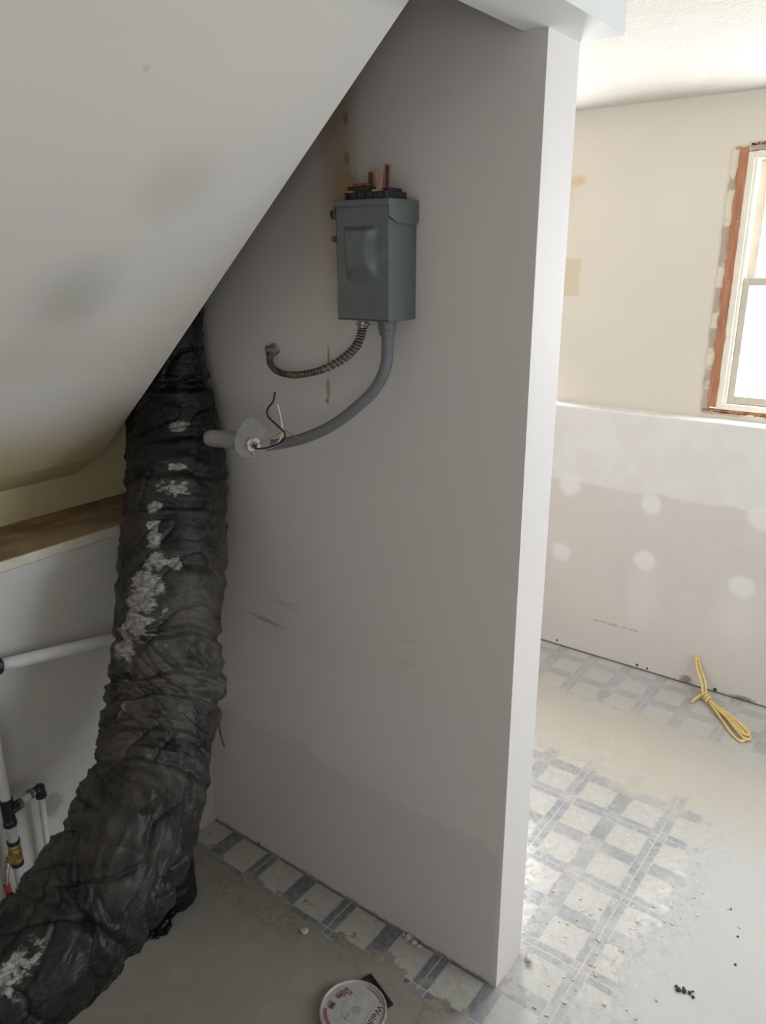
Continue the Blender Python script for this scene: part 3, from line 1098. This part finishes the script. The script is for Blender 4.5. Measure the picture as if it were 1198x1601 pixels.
# teardrop plate
outline = []
for k in range(40):
    th = 2*PI*k/40
    r = .030
    x_, y_ = r*math.cos(th), r*math.sin(th)
    if y_ > 0:
        y_ *= 1.75
        x_ *= 1-.45*(y_/(r*1.75))**2
    outline.append((x_*1.35, y_*1.12-.006))
bm = bmesh.new()
A = [bm.verts.new(pc+sd*x_+upv*y_) for x_, y_ in outline]
B = [bm.verts.new(pc+sd*x_+upv*y_-ax*.004) for x_, y_ in outline]
bm.faces.new(A)
bm.faces.new(B[::-1])
for i in range(40):
    j = (i+1) % 40
    bm.faces.new((A[i], A[j], B[j], B[i]))
link('plate', bm, 'greycast', plate, bevel=.001)
bm = lathe(bmesh.new(), pc-upv*.010-ax*.003, -ax, [(0, .030), (.006, .029), (.012, .0235), (.030, .022)], 28)
link('plate_collar', bm, 'greycast', plate, smooth=False, bevel=.001)
# sleeve pointing left, rounded end
slv = Vector((-.86, -.42, .03)).normalized()
sp = pc-upv*.006-ax*.012
L_ = .108
bm = lathe(bmesh.new(), sp, slv, [(0, .0205), (.02, .0200), (L_-.02, .0185), (L_-.009, .0165), (L_-.003, .012), (L_, .004)], 28)
link('sleeve', bm, 'greycast', plate, smooth=True)
# lock nut
nc = pc+ax*.0005-upv*.008
bm = bmesh.new()
seg = 32
prof_r = [.0155 if (k//2) % 4 else .0135 for k in range(seg)]
ri = .0085
rings = []
for d, rr in ((0, None), (.005, None), (.005, ri), (0, ri)):
    ring = []
    for k in range(seg):
        th = 2*PI*k/seg
        r = prof_r[k] if rr is None else rr
        ring.append(bm.verts.new(nc+ax*d+(sd*math.cos(th)+upv*math.sin(th))*r))
    rings.append(ring)
for i in range(4):
    for k in range(seg):
        bm.faces.new((rings[i][k], rings[i][(k+1) % seg], rings[(i+1) % 4][(k+1) % seg], rings[(i+1) % 4][k]))
link('lock_nut', bm, 'bright', plate)
bm = lathe(bmesh.new(), nc, ax, [(0, .0083), (.010, .0083), (.010, .0062), (.004, .0060)], 24)
link('threaded_throat', bm, 'steel', plate)
for k, (a_, b_) in enumerate(((0, .042), (.004, -.030))):
    bm = lathe(bmesh.new(), pc+sd*a_+upv*b_, ax, [(0, .0035), (.0015, .0035), (.0025, .002)], 12)
    link('screw', bm, 'steel', plate)


def wirepts(px):
    return [Vector(q) for q in px]


n0 = nc+ax*.004
w_black = [n0, n0+ax*.020+Vector((0, 0, -.002)), (-.490, -.205, 1.333), (-.462, -.205, 1.344), (-.441, -.205, 1.357), (-.438, -.205, 1.371), (-.461, -.205, 1.386), (-.483, -.205, 1.400), (-.483, -.205, 1.415), (-.466, -.205, 1.433), (-.460, -.205, 1.452)]
link('black_wire', tube(w_black, .0021, 8, 8), 'wire_b', plate, smooth=True)
w_white = [n0, n0+ax*.012+Vector((0, 0, -.008)), (-.505, -.197, 1.327), (-.485, -.195, 1.333), (-.467, -.193, 1.348), (-.459, -.190, 1.368), (-.467, -.185, 1.397), (-.474, -.185, 1.423)]
link('white_wire', tube(w_white, .0019, 8, 8), 'wire_w', plate, smooth=True)
w_cop = [n0, n0+ax*.014+Vector((0, 0, .004)), (-.486, -.192, 1.353), (-.467, -.190, 1.365), (-.452, -.188, 1.371), (-.437, -.188, 1.366), (-.414, -.188, 1.361)]
link('bare_copper_wire', tube(w_cop, .0011, 6, 8), 'copper', plate, smooth=True)

# ---------------------------------------------------------------- water pipes on the closet side wall
XW = -.967
wp = thing('water_pipe', 'white water pipe riser with black fittings and brass valve at lower left', 'pipe', (XW, -.642, .0))


def band(name, c, axis, r, h, mat, parent):
    axis = Vector(axis).normalized()
    return link(name, lathe(bmesh.new(), Vector(c)-axis*h/2, axis, [(0, r*.92), (.001, r), (h-.001, r), (h, r*.92)], 20), mat, parent, smooth=False, bevel=.0004)


link('riser_tube', tube([(XW, -.642, .09), (XW, -.642, .79)], .0118, 20), 'pex', wp, smooth=True)
# tee
bm = lathe(bmesh.new(), (XW, -.642, .448), (0, 0, 1), [(0, .0140), (.05, .0140)], 20)
lathe(bm, (XW, -.642, .474), (0, 1, .08), [(0, .013), (.026, .013)], 16)
tee = link('tee_fitting', bm, 'band', wp, bevel=.001)
band('crimp_band', (XW, -.642, .504), (0, 0, 1), .0155, .011, 'band', tee)
band('crimp_band', (XW, -.642, .440), (0, 0, 1), .0155, .011, 'band', tee)
band('crimp_band', (XW, -.612, .477), (0, 1, .08), .0130, .010, 'bandgrey', tee)
# branch
E0, E1 = Vector((XW, -.618, .476)), Vector((XW-.008, -.564, .481))
link('branch_tube', tube([E0, E1], .0085, 16), 'pex', wp, smooth=True)
bm = lathe(bmesh.new(), (XW-.008, -.572, .481), (0, 1, 0), [(0, .0105), (.018, .0110)], 16)
lathe(bm, (XW-.008, -.556, .490), (0, 0, -1), [(0, .0100), (.004, .0120), (.030, .0115)], 16)
elb = link('elbow_fitting', bm, 'band', wp, bevel=.001)
band('crimp_band', (XW-.008, -.580, .4805), (0, 1, 0), .0122, .008, 'bandgrey', elb)
band('crimp_band', (XW-.008, -.556, .462), (0, 0, 1), .0135, .010, 'band', elb)
link('drop_tube', tube([(XW-.008, -.556, .465), (XW-.010, -.560, .30), (XW-.012, -.565, .10)], .0078, 16), 'pex', wp, smooth=True)
# valve
bm = lathe(bmesh.new(), (XW, -.642, .330), (0, 0, 1), [(0, .0145), (.008, .016), (.012, .0145), (.030, .0165), (.040, .0145), (.046, .0155), (.052, .0142)], 8)
lathe(bm, (XW, -.642, .355), (.5, -.85, 0), [(0, .012), (.024, .012), (.026, .008), (.034, .008)], 12)
val = link('ball_valve', bm, 'brass', wp, bevel=.0008)
band('crimp_band', (XW, -.642, .388), (0, 0, 1), .0150, .009, 'band', wp)
band('crimp_band', (XW, -.642, .324), (0, 0, 1), .0150, .009, 'band', wp)
V0 = Vector((XW, -.642, .355))+Vector((.5, -.85, 0)).normalized()*.032
link('valve_lever', tube([V0, V0+Vector((.010, -.012, -.020)), V0+Vector((.014, -.020, -.060))], .0050, 10), 'steel', val, smooth=True)
link('lever_grip', tube([V0+Vector((.013, -.018, -.045)), V0+Vector((.014, -.016, -.080)), V0+Vector((.014, -.012, -.112))], .0075, 12), 'red', val, smooth=True)
band('crimp_band', (XW, -.642, .246), (0, 0, 1), .0150, .009, 'band', wp)
bm = lathe(bmesh.new(), (XW, -.642, .150), (0, 0, 1), [(0, .012), (.05, .012), (.055, .019), (.085, .019), (.091, .016)], 12)
link('threaded_adapter', bm, 'coppertube', wp, bevel=.0008)
link('riser_stub', tube([(XW, -.642, 0), (XW, -.642, .1501)], .012, 16), 'coppertube', wp, smooth=True)

hp = thing('drain_pipe', 'straight grey-white pipe running along the side wall into the duct', 'pipe', (XW, -.62, .845))
link('pipe_run', tube([(XW, -.612, .844), (XW, -.06, .741)], .0150, 20), 'pex', hp, smooth=True)
bm = lathe(bmesh.new(), (XW, -.602, .8425), (0, -1, .187), [(0, .019), (.002, .0205), (.022, .0205), (.03, .018), (.034, .008)], 20)
link('end_cap', bm, 'band', hp, bevel=.0006)

# ---------------------------------------------------------------- tin lid on a black drain frame
drain = thing('floor_drain', 'black square drain frame half hidden under the round lid', 'drain', (-.228, -.232, 0))
bm = bmesh.new()
c0 = Vector((-.239, -.219, 0))
ang = math.radians(-20)


def rbox(bm, c, hx, hy, z0, z1, ang):
    v = []
    for x in (-hx, hx):
        for y in (-hy, hy):
            for z in (z0, z1):
                v.append(bm.verts.new((c.x+x*math.cos(ang)-y*math.sin(ang), c.y+x*math.sin(ang)+y*math.cos(ang), z)))
    for f in ((0, 1, 3, 2), (4, 6, 7, 5), (0, 4, 5, 1), (2, 3, 7, 6), (0, 2, 6, 4), (1, 5, 7, 3)):
        bm.faces.new([v[i] for i in f])


rbox(bm, c0, .050, .050, .0003, .004, ang)
link('drain_plate', bm, 'black', drain, bevel=.001)
bm = bmesh.new()
for s in (-1, 1):
    ca_, sa_ = math.cos(ang), math.sin(ang)
    rbox(bm, c0+Vector((-s*.0475*sa_, s*.0475*ca_, 0)), .050, .0025, .004, .007, ang)
    rbox(bm, c0+Vector((s*.0475*ca_, s*.0475*sa_, 0)), .0025, .045, .004, .007, ang)
link('drain_lip', bm, 'black', drain)

lc = Vector((-.238, -.264, .0075))
LR = .080
lid = thing('tin_lid', 'round white printed tin lid lying over the floor drain', 'lid', lc)
bm = lathe(bmesh.new(), lc, (0, 0, 1), [(0, LR), (.008, LR), (.0095, LR-.002), (.0095, LR-.005), (.0065, LR-.0062), (.0062, LR-.008), (.0064, .001)], 72)
disc = link('lid_disc', bm, 'lid', lid)
bm = bmesh.new()
import_ring = []
seg = 72
for r, z in ((LR+.0006, .0), (LR+.0006, .0088), (LR-.001, .0102), (LR-.0045, .0102), (LR-.0058, .0080)):
    import_ring.append([bm.verts.new(lc+Vector((r*math.cos(2*PI*k/seg), r*math.sin(2*PI*k/seg), z))) for k in range(seg)])
for i in range(4):
    for k in range(seg):
        bm.faces.new((import_ring[i][k], import_ring[i][(k+1) % seg], import_ring[i+1][(k+1) % seg], import_ring[i+1][k]))
link('lid_rim', bm, 'lidrim', lid, smooth=True)
ZT = lc.z+.0066


def printed(name, text, size, x, y, rot, mat, parent, extr=.0002):
    cu = bpy.data.curves.new(name, 'FONT')
    cu.body = text
    cu.size = size
    cu.extrude = extr
    cu.align_x = 'CENTER'
    cu.align_y = 'CENTER'
    tmp = bpy.data.objects.new('tmp', cu)
    COL.objects.link(tmp)
    dg = bpy.context.evaluated_depsgraph_get()
    me = bpy.data.meshes.new_from_object(tmp.evaluated_get(dg))
    bpy.data.objects.remove(tmp)
    me.transform(Matrix.Translation((x, y, ZT+extr)) @ Matrix.Rotation(rot, 4, 'Z'))
    me.materials.clear()
    me.materials.append(MAT[mat])
    o = bpy.data.objects.new(name, me)
    COL.objects.link(o)
    o.parent = parent
    o.matrix_parent_inverse = wm(parent).inverted()
    return o


# the print reads down towards the near side of the lid
LROT = math.radians(-82.5)
u = Vector((math.cos(LROT), math.sin(LROT), 0))    # reading direction
v = Vector((-math.sin(LROT), math.cos(LROT), 0))   # up of the letters (towards +x)


def on_lid(a, b):
    q = lc+u*a+v*b
    return q.x, q.y


def flat_poly(name, pts, mat, h=.0003):
    bm = bmesh.new()
    A = [bm.verts.new((*on_lid(*q), ZT)) for q in pts]
    B = [bm.verts.new((*on_lid(*q), ZT+h)) for q in pts]
    bm.faces.new(B)
    bm.faces.new(A[::-1])
    for i in range(len(pts)):
        j = (i+1) % len(pts)
        bm.faces.new((A[i], A[j], B[j], B[i]))
    return link(name, bm, mat, lid)


printed('lettering', 'WeldOne', .022, *on_lid(.004, .052), LROT, 'ink', lid)
flat_poly('printed_rule', [(-.042, .0375), (.048, .0375), (.048, .0385), (-.042, .0385)], 'inkgrey')
# arc bands round the edge


def arc(name, a0, a1, r0, r1, mat, h=.0003):
    bm = bmesh.new()
    n = 24
    rows = []
    for i in range(n+1):
        an = a0+(a1-a0)*i/n
        rows.append([bm.verts.new((lc.x+r*math.cos(an), lc.y+r*math.sin(an), ZT+h)) for r in (r0, r1)])
    for i in range(n):
        bm.faces.new((rows[i][0], rows[i+1][0], rows[i+1][1], rows[i][1]))
    o = link(name, bm, mat, lid)
    so = o.modifiers.new('t', 'SOLIDIFY')
    so.thickness = .0002
    return o


D = math.radians
arc('printed_band', D(52), D(98), .0655, .0700, 'inkred')
arc('printed_band', D(54), D(96), .0668, .0688, 'inkgrey', .0006)
arc('printed_band', D(212), D(262), .062, .0705, 'inkred')
# emblem, pictogram, barcode and faint blots on the left of the print
for (a_, b_, r_, m_) in ((-.026, -.045, .010, 'inkred'), (-.014, -.050, .008, 'inkred'), (-.004, .006, .012, 'inkgrey')):
    flat_poly('printed_spot', [(a_+r_*math.cos(2*PI*k/7)*(1 if k % 2 else .8), b_+r_*math.sin(2*PI*k/7)) for k in range(7)], m_)
printed('emblem_lettering', 'PCE', .014, *on_lid(-.036, -.036), LROT+D(75), 'ink', lid)
bm = bmesh.new()
for k in range(6):
    qa = on_lid(.006+k*.003, -.056)
    qb = on_lid(.006+k*.003, -.044)
    qc = on_lid(.0078+k*.003, -.044)
    qd = on_lid(.0078+k*.003, -.056)
    bm.faces.new([bm.verts.new((*q, ZT+.0004)) for q in (qa, qb, qc, qd)])
so = link('barcode', bm, 'ink', lid).modifiers.new('t', 'SOLIDIFY')
so.thickness = .0002
flat_poly('printed_patch', [(.004, -.064), (.022, -.062), (.022, -.057), (.004, -.058)], 'inkgreen')
arc('printed_ring', D(150), D(330), .028, .0292, 'inkgrey')
printed('small_print', 'PVC cement', .008, *on_lid(.012, -.004), LROT, 'inkgrey', lid)

# ---------------------------------------------------------------- yellow cord bundle
yc = thing('yellow_cord', 'knotted bundle of yellow cord on the floor leaning against the far wall', 'cord', (.10, 1.60, 0))
KN = Vector((.028, 1.672, .020))
r = .0052


def strand(name, pts, rr=r):
    return link(name, tube(pts, rr, 10, 10), 'cord', yc, smooth=True)


strand('cord_end', [KN, (.006, 1.700, .055), (-.018, 1.716, .095), (-.034, 1.728, .150)])
strand('cord_end', [KN+Vector((.008, .006, 0)), (.020, 1.712, .050), (-.004, 1.724, .095), (-.026, 1.730, .142)])
strand('cord_end', [KN, (.012, 1.635, .012), (.002, 1.600, .0062)])
# wraps
bm = bmesh.new()
hx = []
axd = Vector((.09, -.10, -.004)).normalized()
n1_ = axd.cross(Vector((0, 0, 1))).normalized()
n2_ = axd.cross(n1_)
for i in range(60):
    f = i/59
    q = KN+Vector((0, 0, .000))+axd*(.000+.055*f)
    hx.append(q+(n1_*math.cos(f*7*PI)+n2_*math.sin(f*7*PI))*.0110)
    hx[-1].z = max(hx[-1].z, .0062)
add_tube(bm, hx, r*.9, 8)
link('cord_wrap', bm, 'cord', yc, smooth=True)
W2 = KN+axd*.05
W2.z = .012
strand('cord_loop', [KN, W2, (.105, 1.575, .014), (.150, 1.520, .007), (.195, 1.462, .0065), (.222, 1.440, .0065), (.238, 1.452, .007), (.228, 1.490, .010), (.180, 1.540, .015), (.120, 1.590, .016), W2+Vector((.004, .004, .006))])
strand('cord_loop', [W2+Vector((-.002, .004, .004)), (.125, 1.592, .020), (.180, 1.552, .020), (.232, 1.505, .016), (.252, 1.470, .010), (.236, 1.452, .014), (.205, 1.480, .018), (.150, 1.545, .022), (.105, 1.590, .020), W2+Vector((0, 0, .008))])
strand('cord_loop', [W2, (.120, 1.578, .016), (.170, 1.528, .018), (.225, 1.475, .018), (.244, 1.480, .018), (.236, 1.512, .016), (.185, 1.560, .010), (.125, 1.600, .010), W2+Vector((.006, .004, 0))])

# ---------------------------------------------------------------- small debris


def chip(name, c, r, mat, label, cat, seed, flat=.5, group=None):
    bm = bmesh.new()
    bmesh.ops.create_icosphere(bm, subdivisions=2, radius=r)
    for v_ in bm.verts:
        k = 1+.7*noise.noise(v_.co*(1.2/r)+Vector((seed, 0, 0)))
        v_.co *= k
        v_.co.z *= flat
    lo_ = min(v_.co.z for v_ in bm.verts)
    for v_ in bm.verts:
        v_.co += Vector((c[0], c[1], c[2]-lo_))
    return tag(link(name, bm, mat), label, cat, group)


# black crumbs on the right floor
for i, (dx, dy, rr) in enumerate(((0, 0, .0055), (.012, .004, .0045), (-.013, -.004, .006), (.022, -.002, .004), (.017, .013, .003), (-.004, .010, .003), (-.02, .003, .0035))):
    chip('crumb', (.374+dx, .265+dy, 0), rr, 'char', 'one of a cluster of black crumbs on the pale floor at lower right', 'crumb', i*3.1, .6, 'black crumbs at lower right')
for i, (x, y) in enumerate(((.455, .42), (.40, .60), (.438, .515))):
    chip('crumb', (x, y, 0), .003, 'char', ('lone tiny dark crumb nearest to the black crumb cluster on the right floor', 'lone tiny dark crumb farthest from the black crumb cluster on the right floor', 'middle one of three lone tiny dark crumbs on the right floor')[i], 'crumb', 20+i*2.3, .5, 'lone dark crumbs on the right floor')
# plaster chips
for i, (x, y, rr) in enumerate(((-.255, -.008, .010), (-.235, -.012, .008), (-.218, -.014, .006), (-.272, -.007, .006))):
    chip('plaster_chip', (x, y, 0), rr, 'chip', ('second plaster chip from the left at the foot of the partition', 'third plaster chip from the left at the foot of the partition', 'rightmost plaster chip of the small row at the foot of the partition', 'leftmost plaster chip of the small row at the foot of the partition')[i], 'plaster chip', 40+i*2.7, .6, 'plaster chips along the partition foot')
chip('plaster_chip', (.028, .118, 0), .010, 'chip', 'whitish plaster chip on the floor beside the partition end', 'plaster chip', 77.3, .7)
chip('floor_scrap', (-.492, -.155, 0), .010, 'chip', 'pale scrap on the torn tile edge below the partition', 'scrap', 51.1, .4)

# broken vinyl edges: thin curled flakes on the right
random.seed(11)
bm = bmesh.new()
for i in range(70):
    t_ = random.random()
    x = .20+.10*math.sin(t_*9)+random.gauss(0, .05)-.10*(t_ < .25)
    y = .0+t_*.62+random.gauss(0, .03)
    s_ = .0015+random.random()*.0035
    an = random.random()*PI
    c_ = Vector((x, y, 0))
    if x < .01 and y < .14:
        continue
    rbox(bm, c_, s_, s_*(.4+.5*random.random()), .0002, .0008+random.random()*.0022, an)
fl = link('floor_flakes', bm, 'chip')
fl['kind'] = 'stuff'
tag(fl, 'scatter of small loose flakes along the broken tile edge right of the partition', 'debris')

# thin wire scrap in the corner
ws = link('wire_scrap', tube([(-.952, -.006, .430), (-.951, -.010, .385), (-.948, -.010, .345), (-.944, -.006, .315), (-.938, -.006, .306)], .0016, 6, 6), 'char', smooth=True)
tag(ws, 'thin dark wire scrap hanging against the partition just right of the duct', 'wire')
